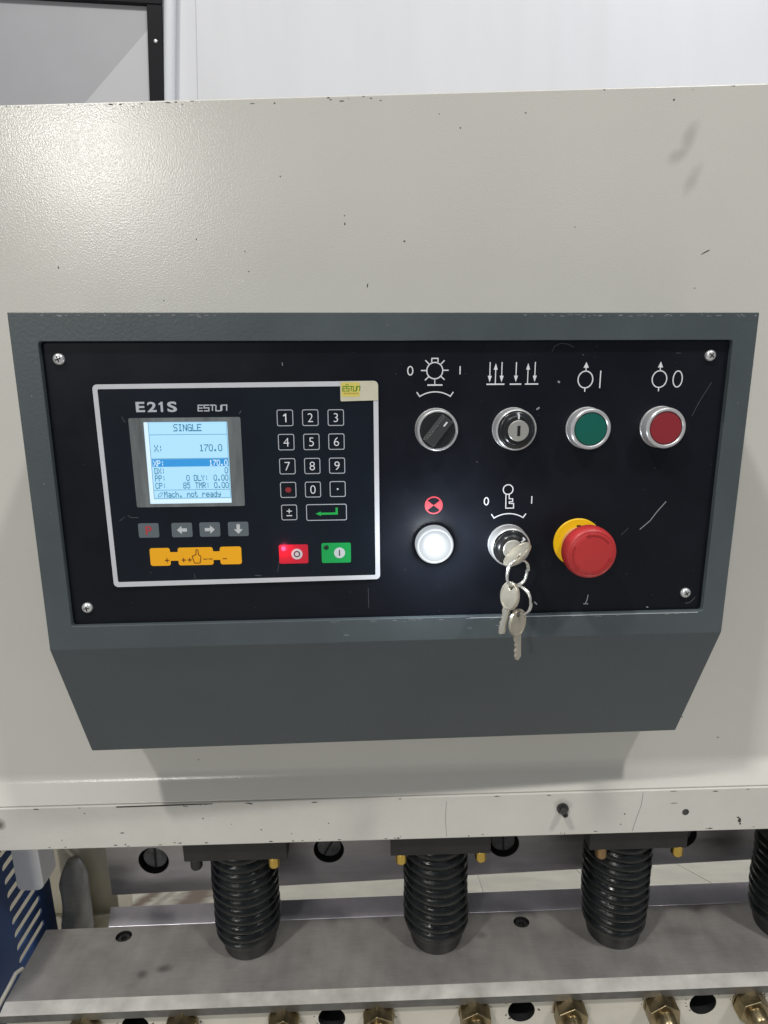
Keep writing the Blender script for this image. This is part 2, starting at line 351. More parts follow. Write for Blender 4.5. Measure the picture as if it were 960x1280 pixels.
for x, z, rx, rz, rot in [(-24, 103, .8, 1.2, 0), (-103, 85, .6, .6, 0), (-250, 77, .6, 1, 0), (-8, 57, .7, 1.9, -.2), (22, 89, 1.1, .8, 0), (226, 183, 1, .8, 0), (-24, 109, .5, .5, 0), (115, 177, .7, .6, 0),
                          (259, 75, 4.6, .45, .45), (-101, 70, .5, .5, 0), (66, 168, .6, .6, 0), (50, 178, .5, .5, 0), (-170, 50, .7, .5, 0), (-72, 138, .5, .6, 0), (-140, 95, .5, .8, 0), (155, 96, .5, .5, 0), (252, 48, .5, .5, 0),
                          (-272, -40, .9, 1.1, 0), (-300, -230, .8, .8, 0), (-262, -332, 1.1, .7, 0), (291, -140, .8, .6, 0), (270, -330, 1.2, .6, 0), (305, -352, 1.3, .5, .2), (-180, -360, .8, .6, 0)]: chip(x, 550, z, rx, rz, rot)
for i in range(26):                                  # along the top edge
    x = random.choice((random.uniform(-300, 20), random.uniform(-300, 320))); chip(x, 550, 191.4 - abs(random.gauss(0, 1.6)), random.uniform(.4, 2.4), random.uniform(.25, .55))
for i in range(16):
    chip(random.uniform(-330, 330), 534, -395.8 - abs(random.gauss(0, .7)), random.uniform(.8, 4), random.uniform(.25, .6))
g.prism([(-255, -395.6), (-200, -395.3), (-166, -395.4), (-166, -396.1), (-200, -396.5), (-255, -396.8)], 533.8, 534.2, 'chip')
for x, z, rx, rz in [(-285, -402, .9, .7), (-310, -430, .7, .6), (-253, -424, 2.1, .6), (-176, -411, .8, 1), (-123, -425, .7, 1), (-95, -430, .6, .6), (-60, -420, .9, .4), (-150, -418, .6, .6), (213, -430, .8, .6), (216, -419, .8, .8), (324, -429, 2.2, 2.6), (322.5, -426, 1.6, 1), (325, -433, 1, 1.5), (262, -409, 4, .3), (338, -437, .8, .5), (-205, -436, 1, .5)]: chip(x, 534, z, rx, rz)
for i in range(26): chip(random.uniform(-330, 330), 534, -438.4 + abs(random.gauss(0, 1)), random.uniform(.5, 2.2), random.uniform(.3, .8))
g.stroke([(232, -397), (231, -410), (227, -425), (224, -438)], .25, 533.85, 534.1, 'scratch_dim'); g.stroke([(50, -400), (49, -420), (50, -438)], .22, 533.85, 534.1, 'scratch_dim')
ch = g.build('paint_chips', beam); ch['kind'] = 'stuff'

# ================================================================== hold-downs under the beam
def spring_mesh(cx, cy, z0, z1, R):
    mb = MB(); n = 44; pitch = {-154: 10.2, 42.5: 10.7, 229: 10.0}.get(cx, 10.4); rows = int((z1 - z0) / pitch * 9); vs = []; fs = []
    for j in range(rows + 1):
        z = z0 + (z1 - z0) * j / rows
        for i in range(n):
            a = 2 * math.pi * i / n; ph = (z / pitch + a / (2 * math.pi)) % 1.0
            r = R - 3.4 * (1 - abs(math.sin(math.pi * ph)) ** 0.6) + .5 * math.sin(2 * a + z * .05 + cx) + .35 * math.sin(z * .13 + cx * .7)
            vs.append((cx + r * math.cos(a), cy + r * math.sin(a), z))
    for j in range(rows):
        for i in range(n): fs.append((j * n + i, j * n + (i + 1) % n, (j + 1) * n + (i + 1) % n, (j + 1) * n + i))
    fs += [tuple(range(n)), tuple(rows * n + i for i in range(n))]
    return mb.raw(vs, fs, 'rubber')
HD = []
def hold_down(cx, plate, bolts, label):
    t = thing('hold_down', label, 'hold-down', (cx, 580, -595), group='black sprung hold-downs under the beam')
    MB().box(plate[0], plate[1], 541, 625, -464, -439.8, 'blackiron').build('mounting_plate', t, bevel=1.2)
    spring_mesh(cx, 580, -571, -463, 33.5).build('spring', t, smooth=70)
    MB().lathe([(31.5, -569), (32.2, -574), (31.2, -577.5), (28.2, -579.5), (27.6, -583), (27.2, -591), (26.2, -594.6)], cx, 580, 'pad', 44, axis='z').build('foot_pad', t, smooth=40)
    for bx, m in bolts:
        b = MB(); b.lathe([(5.6, -463.5), (5.6, -473), (4.8, -475)], bx, 546.5, m, 20, axis='z'); b.build('bolt', t, bevel=.5)
    HD.append(t); return t
hold_down(-154, (-201, -102), [(-191, 'blackiron'), (-116, 'brass')], 'black sprung hold-down with one brass bolt showing, beside the slotted blade bolt')
hold_down(42.5, (-3, 93), [(7, 'brass'), (84, 'brass')], 'black sprung hold-down with two bright brass bolts under the white-lit lamp button')
hold_down(229, (187, 281), [(200.5, 'brass_dark'), (274, 'brass')], 'black sprung hold-down with one browned and one bright bolt below the red stop button')
hold_down(408, (362, 458), [(372, 'brass'), (448, 'brass')], 'black sprung hold-down half hidden at the right end of the row beyond the browned bolt')

# ================================================================== upper blade
ub = thing('upper_blade', 'grey steel upper shear blade hanging behind the sprung hold-downs', 'blade', (0, 650, -440))
def zb(x): return -599.3 + (x + 329) * (24 / 750)
holes = [(-276, -554.2), (-74.3, -546), (126.6, -545), (330, -540)]
MB().plate([(-329, -430), (-329, zb(-329)), (760, zb(760)), (760, -430)], [ell(x, z, 17.5, n=28) for x, z in holes], 650, 676, 'blade', m_in='bolt').build('blade_plate', ub, smooth=30)
for i, (x, z) in enumerate(holes):
    b = MB(); b.lathe([(14.5, 675), (14.5, 657), (13.3, 655.5)], x, z, 'bolt', 28); b.lathe([(17.6, 675.5), (17.6, 668)], x, z, 'hole', 28)
    b2 = b.build('blade_bolt', ub)
    a = math.radians((88, 60, 92, 20)[i]); dx, dz = 13 * math.cos(a), 13 * math.sin(a)
    MB().stroke([(x - dx, z - dz), (x + dx, z + dz)], 2.6, 655.2, 656, 'hole').build('slot', b2)

# ================================================================== table and bed of the machine
bed = thing('shear_table', 'worn grey steel shear table on a cream bed with a row of brass nuts', 'machine table', (0, 520, -594))
bed.rotation_euler = (0, 0, 0.0122)
tp = MB(); F = 520.7; G = 508.6
scr = [(-290.5, 591), (136, 589.5)]
tp.plate([(-379, F), (820, F), (820, 603.2), (-379, 603.2)], [ell(x, y, 8.6, 7.2, n=24) for x, y in scr], -594, -600, 'steel', axis='z', m_in='hole')
tp.build('table_top', bed)
tb = MB(); tb.raw([(-379, F, -594), (820, F, -594), (820, G, -597.2), (-379, G, -597.2), (-379, F, -605.5), (820, F, -605.5), (820, G, -605.5), (-379, G, -605.5)], [(0, 1, 2, 3), (4, 7, 6, 5), (0, 3, 7, 4), (1, 5, 6, 2)], 'bevel'); tb.raw([(820, G, -597.2), (-379, G, -597.2), (820, G, -605.5), (-379, G, -605.5)], [(0, 1, 3, 2)], 'edge')
tb.build('bevelled_edge', bed)
MB().prism([(-312, 603.6), (820, 603.6), (820, 633), (-320, 631)], -593.6, -618, 'bladelow', axis='z').build('lower_blade', bed, bevel=.6)
MB().box(-378, 818, 547, 603, -640, -600.2, 'steel').build('table_core', bed)
for x, y in scr:
    s_ = MB(); s_.lathe([(6.6, -606), (6.6, -597.2), (6.0, -596.6), (3.2, -596.6), (3.2, -600)], x, y, 'bolt', 20, axis='z', close=False); s_.lathe([(3.3, -600.2), (3.3, -600)], x, y, 'hole', 12, axis='z')
    lab(s_.build('socket_screw', bed), 'countersunk socket screw in the table top')
NX = [-300.6, -208, -110.5, -19, 73.4, 165, 253.5, 340.6, 430]
HX = [-254, -64.6, 119.5, 297]
MB().plate([(-376, -605.6), (820, -605.6), (820, -860), (-376, -860)], [ell(x, -620.5, 13.2, n=28) for x in HX], 513, 545, 'cream_bed', m_in='hole').build('bed_front', bed, smooth=30)
for x in HX: MB().lathe([(13.6, 544), (13.6, 546)], x, -620.5, 'hole', 28).build('hole_bottom', bed)
nutm = None
for i, x in enumerate(NX):
    zc = -618.5
    if nutm is None:
        b = MB(); b.lathe([(15.5, 513.2), (15.5, 511.2)], 0, 0, 'oldbrass', 32)
        hexa = lambda r, y: [(r * math.cos(math.radians(60 * k + 30)), y, r * math.sin(math.radians(60 * k + 30))) for k in range(6)]
        b.prism([(p[0], p[2]) for p in hexa(16.2, 0)], 497, 511, 'oldbrass')
        nutm = b.build('adjusting_nut', bed, off=(0, 0, 0), bevel=1.3)
        # local frame of the shared mesh is the nut's own axis
        for v in nutm.data.vertices: v.co += Vector(OFF[bed.name]['_off']) / 1000
        st = MB(); st.lathe([(9.2, 512), (9.2, 489), (7.6, 486.5), (4, 486)], 0, 0, 'oldbrass', 28)
        stud = st.build('stud', nutm)
        for v in stud.data.vertices: v.co += Vector(OFF[bed.name]['_off']) / 1000
        o = nutm
    else: o = copy_tree(nutm, bed)
    o.location = (x / 1000, -.520, (zc + 594) / 1000); o.rotation_euler = (0, (0, .1, .12, -.1, .05, .1, -.06, .2, .4)[i], 0)
g = MB()
for i in range(60):
    x = random.uniform(-370, 430); z = -606.2 - abs(random.gauss(0, 1.6)); chip(x, 513, z, random.uniform(.8, 4.5), random.uniform(.4, 1.3), random.uniform(-.5, .5))
for x in HX + NX[:8]:
    for k in range(6):
        a = random.uniform(0, 2 * math.pi); chip(x + 17 * math.cos(a), 513, -618 + 15 * math.sin(a), random.uniform(.5, 2.2), random.uniform(.4, 1.2), random.uniform(0, 3))
g2 = g.build('paint_chips', bed); g2['kind'] = 'stuff'

# ================================================================== left end and what lies behind the blades
sf = MB().box(-520, -343, 690, 730, -760, -300, 'frame_cream').build('rear_upright', off=(-420, 700, -760), bevel=1.5)
tag(sf, 'dim cream upright plate standing behind the left end of the blades', 'upright')
ct = thing('scrap_chute', 'pale cream chute sheets with rust streaks seen through the blade gap', 'chute', (0, 690, -660))
for x0, x1 in ((-430, 112), (113.5, 262), (263.5, 420), (421.5, 800)):
    MB().raw([(x0, 679, -655), (x1, 679, -655), (x1 + 14, 900, -790), (x0 + 14, 900, -790), (x0, 679, -658), (x1, 679, -658), (x1 + 14, 900, -793), (x0 + 14, 900, -793)],
             [(0, 1, 2, 3), (4, 7, 6, 5), (0, 4, 5, 1), (1, 5, 6, 2), (2, 6, 7, 3), (3, 7, 4, 0)], 'chute').build('chute_sheet', ct)
gd = MB(); slots = []
for k in range(10):
    z = -631 + 16.9 * k; slots.append(fillet(rect(594, 648, z - 4.4, z + 4.4), 4.2, 4))
gd.plate([(470, -430), (470, -900), (672, -900), (672, -430)], slots, -414, -412, 'blue', axis='x')
tag(gd.build('side_guard', off=(-412, 560, -900), smooth=30), 'dark blue slotted sheet metal guard closing the table end', 'guard')
bk = MB().prism(fillet([(-394, -440), (-394, -531), (-366, -531), (-366, -440)], [1, 6, 8, 1], 5), 585, 613, 'white_block').build('end_stop', off=(-380, 600, -440), bevel=2.0)
tag(bk, 'small white block hanging under the left end of the beam', 'block')
wr = MB(); n = 26; vs = []; fs = []
for j in range(30):
    z = -760 + (195) * j / 29; k = min(1, (29 - j) / 5 + .15) ** .5
    for i in range(n):
        a = 2 * math.pi * i / n; r = (17 + 1.6 * math.sin(2 * a + z * .045) + .7 * math.sin(5 * a - z * .11)) * k
        vs.append((-391 + 4 * (j / 29) * 3 + r * math.cos(a), 668 + r * math.sin(a), z))
for j in range(29):
    for i in range(n): fs.append((j * n + i, j * n + (i + 1) % n, (j + 1) * n + (i + 1) % n, (j + 1) * n + i))
fs += [tuple(range(n)), tuple(29 * n + i for i in range(n))]
tag(wr.raw(vs, fs, 'wrap').build('wrapped_post', off=(-385, 668, -760), smooth=80), 'grey post in wrinkled plastic wrap beside the blue guard', 'post')
cp = [(-385, 557, -600), (-387, 549, -597), (-387, 535, -599), (-387.5, 520, -601), (-388, 508, -602), (-389, 500, -606), (-386, 497, -613), (-385, 498, -625), (-386, 500, -660)]
tag(MB().tube(cp, 2.2, 'cord', 10).build('white_cord', off=(-386, 520, -604), smooth=60), 'thin white cord along the left end of the steel table', 'cord')

# ================================================================== background things on the wall
fb = thing('framed_board', 'grey board in a black frame on the white wall behind the machine', 'framed board', (-752, 2595, 1189))
fb.rotation_euler = (0, math.radians(4.2), 0)
MB().box(-1330, -752, 2580, 2590, 500, 1189, 'board').build('panel', fb)
MB().prism([(-752, 1120), (-752, 800), (-1060, 800)], 2574, 2579.5, 'board_light_wedge').build('painted_light_wedge', fb)  # diagonal wedge of light on the board, painted as a paler triangle
for a in ((-1380, -700, 1189, 1240), (-752, -700, 500, 1188.5), (-1380, -1330, 500, 1188.5), (-1380, -700, 450, 499.5)):
    MB().box(a[0], a[1], 2560, 2602, a[2], a[3], 'frame_black').build('frame_bar', fb, bevel=3)
MB().lathe([(6, 2561), (6, 2557), (4, 2556)], -724, 1078, 'chrome', 16).build('frame_screw', fb)
tag(MB().tube([(-676 + (z - 1215) * .108, 2578, z) for z in range(500, 2400, 100)], 20, 'pipe', 18).build('wall_pipe', off=(-700, 2580, 900), smooth=60), 'white vertical pipe on the wall beside the black framed board', 'pipe')
cb = []
for k in range(25):
    z = 300 + 60 * k; cb.append((-703 + (z - 1215) * .108 + 9 * math.cos((z - 1090) / 95), 2572, z))
tag(MB().tube(cb, 7, 'cable', 10).build('wall_cable', off=(-698, 2580, 300), smooth=60), 'dark thin cable curving between the black frame and the white pipe', 'cable')

# ================================================================== control box (own frame: x along the panel, y into it, z up, mm from its top left corner)
BX = Matrix(((0.998455, -0.050064, 0.024115, -0.2338445), (0.050079, 0.998745, -0.000001, 0.4347959), (-0.024085, 0.001208, 0.999709, 0.0351288 + CAM_H / 1000), (0, 0, 0, 1)))
def bxat(x, y, z): return BX @ Matrix.Translation((x / 1000, y / 1000, z / 1000))
box = thing('control_box', 'dark grey metal control box with black operating panel on the cream beam', 'control box', world=BX)
h = MB(); W = 490.0
outer = rect(0, W, -229.5, 0); inner = fillet(rect(16.9, 473.9, -212.2, -17.7), 2.0, 3)
# front ring tessellated, inner walls, sides
tris = tessellate_polygon([[Vector((a, b, 0)) for a, b in outer], [Vector((a, b, 0)) for a, b in inner]])
no = len(outer); ni = len(inner)
vs = [(a, 0, b) for a, b in outer + inner] + [(a, 4.6, b) for a, b in inner]
fs = [tuple(t) for t in tris] + [(no + i, no + (i + 1) % ni, no + ni + (i + 1) % ni, no + ni + i) for i in range(ni)]
k = len(vs)
vs += [(0, 49, -341), (W, 49, -341), (0, 117.5, -341), (W, 93.5, -341), (0, 117.5, 0), (W, 93.5, 0)]
# outer indices: 0 BL(0,-229.5) 1 BR 2 TR 3 TL
fs += [(0, 1, k + 1, k), (k, k + 1, k + 3, k + 2), (3, 2, k + 5, k + 4), (0, k, k + 2, k + 4, 3), (1, 2, k + 5, k + 3, k + 1)]
h.raw(vs, fs, 'grey').build('housing', box, bevel=1.5, segs=3)
fp = MB().box(14, 476.5, 4, 6.5, -215, -15, 'black').build('face_plate', box)
for (u, v, a) in ((27.4, -28.8, .3), (461, -28, .9), (27.8, -199.6, .1), (461, -199, .6)):
    s_ = MB(); s_.lathe([(3.7, 4.05), (3.7, 2.9), (3.2, 2.0), (2.2, 1.45), (1.0, 1.25), (.2, 1.2)], u, v, 'screw', 28); sc = s_.build('screw', box)
    c = MB()
    for q in (0, math.pi / 2):
        dx, dz = 1.9 * math.cos(a + q), 1.9 * math.sin(a + q); c.stroke([(u - dx, v - dz), (u + dx, v + dz)], .75, 1.15, 1.6 - q * .02, 'hole')
    c.build('cross_recess', sc)

wv = MB()
def fleck(u, y, v, ru, rv):
    pts = [(u + ru * random.uniform(.5, 1.1) * math.cos(a_), v + rv * random.uniform(.5, 1.1) * math.sin(a_)) for a_ in [k_ * math.pi / 3 for k_ in range(6)]]
    wv.prism(pts, y - .06, y + .3, 'scratch')
for i in range(70):
    u = random.choice((random.uniform(2, 130), random.uniform(330, 488), random.uniform(330, 488))); fleck(u, 0.02 + 0.0, -1.5 - abs(random.gauss(0, .5)), random.uniform(.3, 2.2), random.uniform(.12, .3))
for i in range(26): fleck(random.uniform(200, 470), 0, -213.4 - abs(random.gauss(0, .5)), random.uniform(.4, 3.2), random.uniform(.1, .3))
for u, v, a_, b_ in ((9, -52, .5, .5), (10, -110, .7, .3), (12, -130, .3, .3), (482, -60, .4, .4), (300, -221, 3, .2), (322, -219.5, 4, .2), (210, -224, 2.5, .25), (60, -6, .4, .4), (240, -8, .35, .35)): fleck(u, 0, v, a_, b_)
wo = wv.build('worn_paint', box); wo['kind'] = 'stuff'
dv = MB()
for i in range(90):
    u, v = random.uniform(20, 470), random.uniform(-210, -20)
    if 46 < u < 236 and -185 < v < -42: continue
    r = random.uniform(.12, .3); dv.prism(ell(u, v, r, r * random.uniform(.6, 1.4), 6), 3.93, 4.02, 'scratch_dim')
do = dv.build('dust', fp); do['kind'] = 'stuff'
# ---- printed symbols
Y0, Y1 = 3.86, 4.04; P_ = 'print'; SW = 0.75
def arrow(mb, u, vt, vb, up, wd=.65, hw=1.35, hl=4.2):
    if up: mb.stroke([(u, vb), (u, vt - hl + .3)], wd, Y0, Y1, P_); mb.prism([(u - hw, vt - hl), (u + hw, vt - hl), (u, vt)], Y0 - .01, Y1, P_)
    else: mb.stroke([(u, vt), (u, vb + hl - .3)], wd, Y0, Y1, P_); mb.prism([(u - hw, vb + hl), (u + hw, vb + hl), (u, vb)], Y0 - .01, Y1, P_)
def sw_arc(mb, u, v, hw):
    R = hw * 1.55; a = math.asin(hw * .84 / R)
    pts = [(u + R * math.sin(t), v - 4.4 + 4.4 + R * math.cos(t) - R) for t in [(-a + 2 * a * i / 14) for i in range(15)]]
    pts = [(u - hw, pts[0][1] + 2.9)] + pts + [(u + hw, pts[-1][1] + 2.9)]
    mb.stroke(pts, SW, Y0, Y1, P_)
s1 = MB(); s1.stroke(ell(272.1, -37.2, 5.4), SW, Y0, Y1, P_, True)
s1.stroke([(270, -31.6), (270, -29.2), (274.2, -29.2), (274.2, -31.6)], SW, Y0, Y1, P_); s1.stroke([(272.2, -42.6), (272.2, -46.4)], SW * .8, Y0, Y1, P_); s1.stroke([(267.2, -46.7), (277.4, -46.7)], .95, Y0 - .01, Y1, P_)
for a, b in (((262.8, -37.1), (266.3, -37.1)), ((277.9, -37), (281.4, -37)), ((265.7, -30.4), (268.2, -32.9)), ((278.6, -30.5), (276.2, -32.9)), ((265.5, -43.5), (268, -41.2)), ((278.8, -43.2), (276.4, -41.1))): s1.stroke([a, b], SW, Y0 - .02, Y1, P_)
s1.stroke(ell(255.6, -37.2, 1.7, 2.8, 24), SW, Y0, Y1, P_, True); s1.stroke([(289.2, -34.3), (289.2, -39.7)], SW, Y0, Y1, P_); sw_arc(s1, 272.5, -51.2, 12.4)
lab(s1.build('lamp_symbol', box), 'white printed lamp symbol between 0 and I')
s2 = MB()
for u, up in ((309.5, 0), (313.4, 1), (317.6, 0), (327.4, 0), (335.5, 1), (340.3, 0)): arrow(s2, u, -31.8 if not up else -32.6, -45.0 if not up else -46, up)
for a, b in ((307.4, 319.7), (323.3, 331.2), (333.8, 342.9)): s2.stroke([(a, -46.4), (b, -46.4)], .9, Y0 - .02, Y1, P_)
lab(s2.build('arrow_symbol', box), 'three groups of white printed up and down arrows')
for u, dig in ((375.4, 'I'), (427.1, '0')):
    q = MB(); q.stroke(ell(u, -43.6, 5.1, 5.6), SW, Y0, Y1, P_, True); arrow(q, u, -31.9, -38, 1, hw=1.8, hl=3.9); q.stroke([(u, -49.2), (u, -51.8)], SW, Y0 - .01, Y1, P_)
    if dig == 'I': q.stroke([(385.7, -37.8), (385.7, -49.4)], SW, Y0, Y1, P_)
    else: q.stroke(ell(439.9, -43.6, 3.2, 5.4), SW, Y0, Y1, P_, True)
    lab(q.build('motor_symbol', box), 'white printed circle with arrow and ' + ('a bar' if dig == 'I' else 'a zero'))
s5 = MB(); s5.stroke(ell(325.1, -119.2, 3.45), SW, Y0, Y1, P_, True)
s5.stroke([(323.7, -122.5), (323.9, -132.6), (329.5, -132.6), (329.4, -129.3), (326.3, -129.2), (326.3, -128.0), (328.7, -128.0), (328.6, -125.9), (326.1, -125.8), (326, -122.5)], .65, Y0 - .01, Y1, P_)
s5.stroke(ell(309.9, -127.4, 1.5, 2.6, 24), SW, Y0, Y1, P_, True); s5.stroke([(342.3, -124.2), (342.3, -129.6)], SW, Y0, Y1, P_); sw_arc(s5, 326.2, -136.6, 12.4)
lab(s5.build('key_symbol', box), 'white printed key symbol between 0 and I')
s6 = MB(); s6.stroke(ell(272.6, -129.7, 5.9, n=40), .9, Y0, Y1, 'red_print', True)
for a in (0, math.pi):
    s6.prism([(272.6, -129.7)] + ell(272.6, -129.7, 5.6, n=10, a0=a - .66, a1=a + .66), Y0 - .01, Y1, 'red_print')
lab(s6.build('indicator_symbol', box), 'red printed circle with two filled quarters')

# ---- push buttons
def collar(mb, u, v, r=14.2, top=-6.2, m='chrome', inn=11.4):
    mb.lathe([(r + .2, 4.1), (r + .2, 2.6), (r - .1, 2.2), (r - .2, top + 1.4), (r - .5, top + .5), (r - 1.1, top), (inn + .5, top), (inn, top + .6), (inn, top + 2.6)], u, v, m, 56, close=False)
def push(u, v, capm, label):
    b = MB(); collar(b, u, v); b.lathe([(11.5, -3.4), (11.5, -3.2)], u, v, 'hole', 40); o = lab(b.build('push_button', box), label)
    MB().lathe([(10.9, -3.3), (10.9, -5.3), (10.5, -5.7), (6, -5.8), (.3, -5.8)], u, v, capm, 48).build('cap', o)
push(378, -76.4, 'green_cap', 'round green push button in a nickel collar'); push(430.3, -76.2, 'red_cap', 'round flat red push button in a nickel collar')
# ---- lamp selector
b = MB(); collar(b, 273.3, -76.3, inn=11.9); b.lathe([(12, -3.0), (12, -2.8)], 273.3, -76.3, 'hole', 40); sel = lab(b.build('selector_switch', box), 'black rotary selector turned to the right under the lamp symbol')
kb = MB(); kb.lathe([(11.5, -2.8), (11.5, -5.6), (11.0, -6.2), (.3, -6.2)], 273.3, -76.3, 'knob', 48); kn = kb.build('knob', sel)
hd = MB(); a = math.radians(52); ca, sa = math.cos(a), math.sin(a)
def hp(l, t): return (273.3 + l * ca - t * sa, -76.3 + l * sa + t * ca)
vs = []
for l, t0, t1 in ((-10.8, 4.9, 3.6), (10.8, 4.9, 3.6)):
    vs += [(*hp(l, -t0)[:1], -6.1, hp(l, -t0)[1]), (hp(l * .94, -t1)[0], -12.2, hp(l * .94, -t1)[1]), (hp(l * .94, t1)[0], -12.2, hp(l * .94, t1)[1]), (hp(l, t0)[0], -6.1, hp(l, t0)[1])]
hd.raw(vs, [(0, 1, 2, 3), (4, 7, 6, 5), (0, 4, 5, 1), (1, 5, 6, 2), (2, 6, 7, 3), (3, 7, 4, 0)], 'grip'); hd.build('grip', kn, bevel=.7)
MB().stroke([hp(4.6, -.4), hp(8.2, -.4)], 1.0, -12.35, -12.1, 'print').build('pointer_mark', kn)
# ---- key switches
def keysw(u, v, mark, slot, label):
    b = MB(); collar(b, u, v, top=-7.2, inn=12.4); b.lathe([(12.5, -4.2), (12.5, -4.0)], u, v, 'knob', 40); o = lab(b.build('key_switch', box), label)
    MB().lathe([(12.0, -4), (12.0, -7.4), (11.3, -8.0), (10.4, -8.1), (10.0, -11), (9.4, -11.6), (6.6, -11.6)], u, v, 'knob', 48, close=False).build('barrel', o)
    c = MB(); c.lathe([(7.0, -6), (7.0, -12.4), (6.6, -12.9), (.3, -13.0)], u, v, 'chrome_dull', 40); cc = c.build('lock_core', o)
    a = math.radians(slot); dx, dz = 3.4 * math.cos(a), 3.4 * math.sin(a)
    MB().stroke([(u - dx, v - dz), (u + dx, v + dz)], 2.0, -13.15, -12.8, 'hole').build('keyhole', cc)
    a = math.radians(mark); MB().stroke([(u + 7.6 * math.cos(a), v + 7.6 * math.sin(a)), (u + 11.2 * math.cos(a), v + 11.2 * math.sin(a))], 1.1, -11.8, -8.0, 'print').build('pointer_mark', o)
keysw(326.5, -76.3, 90, 90, 'key switch with empty keyhole under the arrow symbols')
keysw(326.2, -158.6, 42, 42, 'key switch with a key left in it under the key symbol')
# ---- lit lamp
b = MB(); b.lathe([(13.3, 4.1), (13.3, -2.5), (12.9, -3.6), (12.3, -3.8)], 272.9, -157.2, 'lamp_ring', 56); b.lathe([(12.6, -3.6), (12.4, -4.4), (11.7, -4.6), (11.3, -4.2)], 272.9, -157.2, 'lamp_rim', 56, close=False)
lp = lab(b.build('indicator_lamp', box), 'round indicator lamp glowing white')
MB().lathe([(11.4, -3.6), (11.4, -4.2), (9, -4.9), (5, -5.3), (.3, -5.4)], 272.9, -157.2, 'lamp_lens', 48).build('lens', lp, smooth=60)
pl = bpy.data.lights.new('indicator_glow', 'POINT'); pl.energy = 0.21; pl.color = (0.85, 0.93, 1.0); pl.shadow_soft_size = 0.009
po = bpy.data.objects.new('indicator_glow', pl); COL.objects.link(po); po.matrix_world = bxat(272.9, -19, -157.2)
# ---- emergency stop
b = MB(); b.lathe([(17.6, 4.1), (17.6, 3.0), (17.2, 2.6), (9, 2.6)], 377, -158.5, 'yellow', 56); es = lab(b.build('emergency_stop', box), 'red mushroom stop button on a yellow disc')
MB().lathe([(11.5, 2.7), (11.2, -4), (10.2, -9), (11.0, -13)], 377, -158.5, 'neck', 48, close=False).build('neck', es)
MB().lathe([(10.2, -10), (13, -11.5), (16.6, -13), (18.0, -15.5), (18.3, -19), (18.0, -22.3), (17.2, -24.6), (16.2, -25.7), (15.6, -25.9), (15.3, -25.6), (14.9, -25.95), (11, -26.2), (6, -26.4), (.3, -26.5)], 377, -158.7, 'estop', 64).build('mushroom_cap', es, smooth=50)
ar = MB()
for k in range(3):
    a0 = math.radians(35 + 120 * k); ar.stroke(ell(377, -158.7, 13.3, n=12, a0=a0, a1=a0 + 1.15), 1.1, -26.42, -25.5, 'estop_mark')
    e = a0 + 1.15; c, d = math.cos(e), math.sin(e); P0 = (377 + 13.3 * c, -158.7 + 13.3 * d)
    ar.prism([(P0[0] + 1.5 * c, P0[1] + 1.5 * d), (P0[0] - 1.5 * c, P0[1] - 1.5 * d), (P0[0] - 2.6 * d, P0[1] + 2.6 * c)], -26.44, -25.5, 'estop_mark')
ar.build('turn_arrow', es)
MB().box(375.4, 378.6, 2.5, 2.7, -146.9, -145.6, 'hole').build('disc_mark', es)
# ---- scratches of the panel film
for pts, wd, m in (([(440, -129.6), (434, -137), (429.5, -143.6), (422.4, -150)], .55, 'scratch'), ([(464.2, -46), (458, -57), (452.5, -68.9)], .3, 'scratch_dim'), ([(351.2, -25.3), (353, -21.5), (357, -19.6), (362, -20.2), (366.3, -22.2)], .3, 'scratch_dim'),
                   ([(342.6, -63.6), (344.6, -62.2)], 1.1, 'scratch'), ([(356.4, -44.7), (357.8, -45.5)], 1.2, 'scratch'), ([(170.6, -31.5), (170.9, -33.5)], .4, 'scratch'), ([(386, -206), (387.2, -203), (387.8, -199)], .6, 'scratch'), ([(384.6, -205.9), (388.2, -206)], .7, 'scratch'),
                   ([(347.8, -203.4), (350, -205.6)], 1, 'scratch'), ([(432.5, -209.5), (434, -210)], .7, 'scratch'), ([(462, -207.6), (466, -206.5), (469, -203)], .5, 'scratch_dim'), ([(392, -75), (393, -75.6)], .7, 'scratch_dim'), ([(226, -190), (226.3, -205)], .25, 'scratch_dim'),
                   ([(302, -99), (303, -99.6)], .6, 'scratch_dim'), ([(372.4, -27), (373.2, -27.5)], .6, 'scratch_dim'), ([(409, -154), (414, -148.6)], .25, 'scratch_dim'), ([(437, -26.2), (440.5, -26.4)], .3, 'scratch_dim')):
    MB().stroke(pts, wd, 3.9, 4.03, m).build('scratch', fp)
for pts in ([(300, -213.2), (395, -213.1), (470, -213.2)], ): MB().stroke(pts, .5, -.12, .1, 'print_dim').build('worn_lip_glint', box)  # pale line on the lower lip: wear with its bright highlight painted in

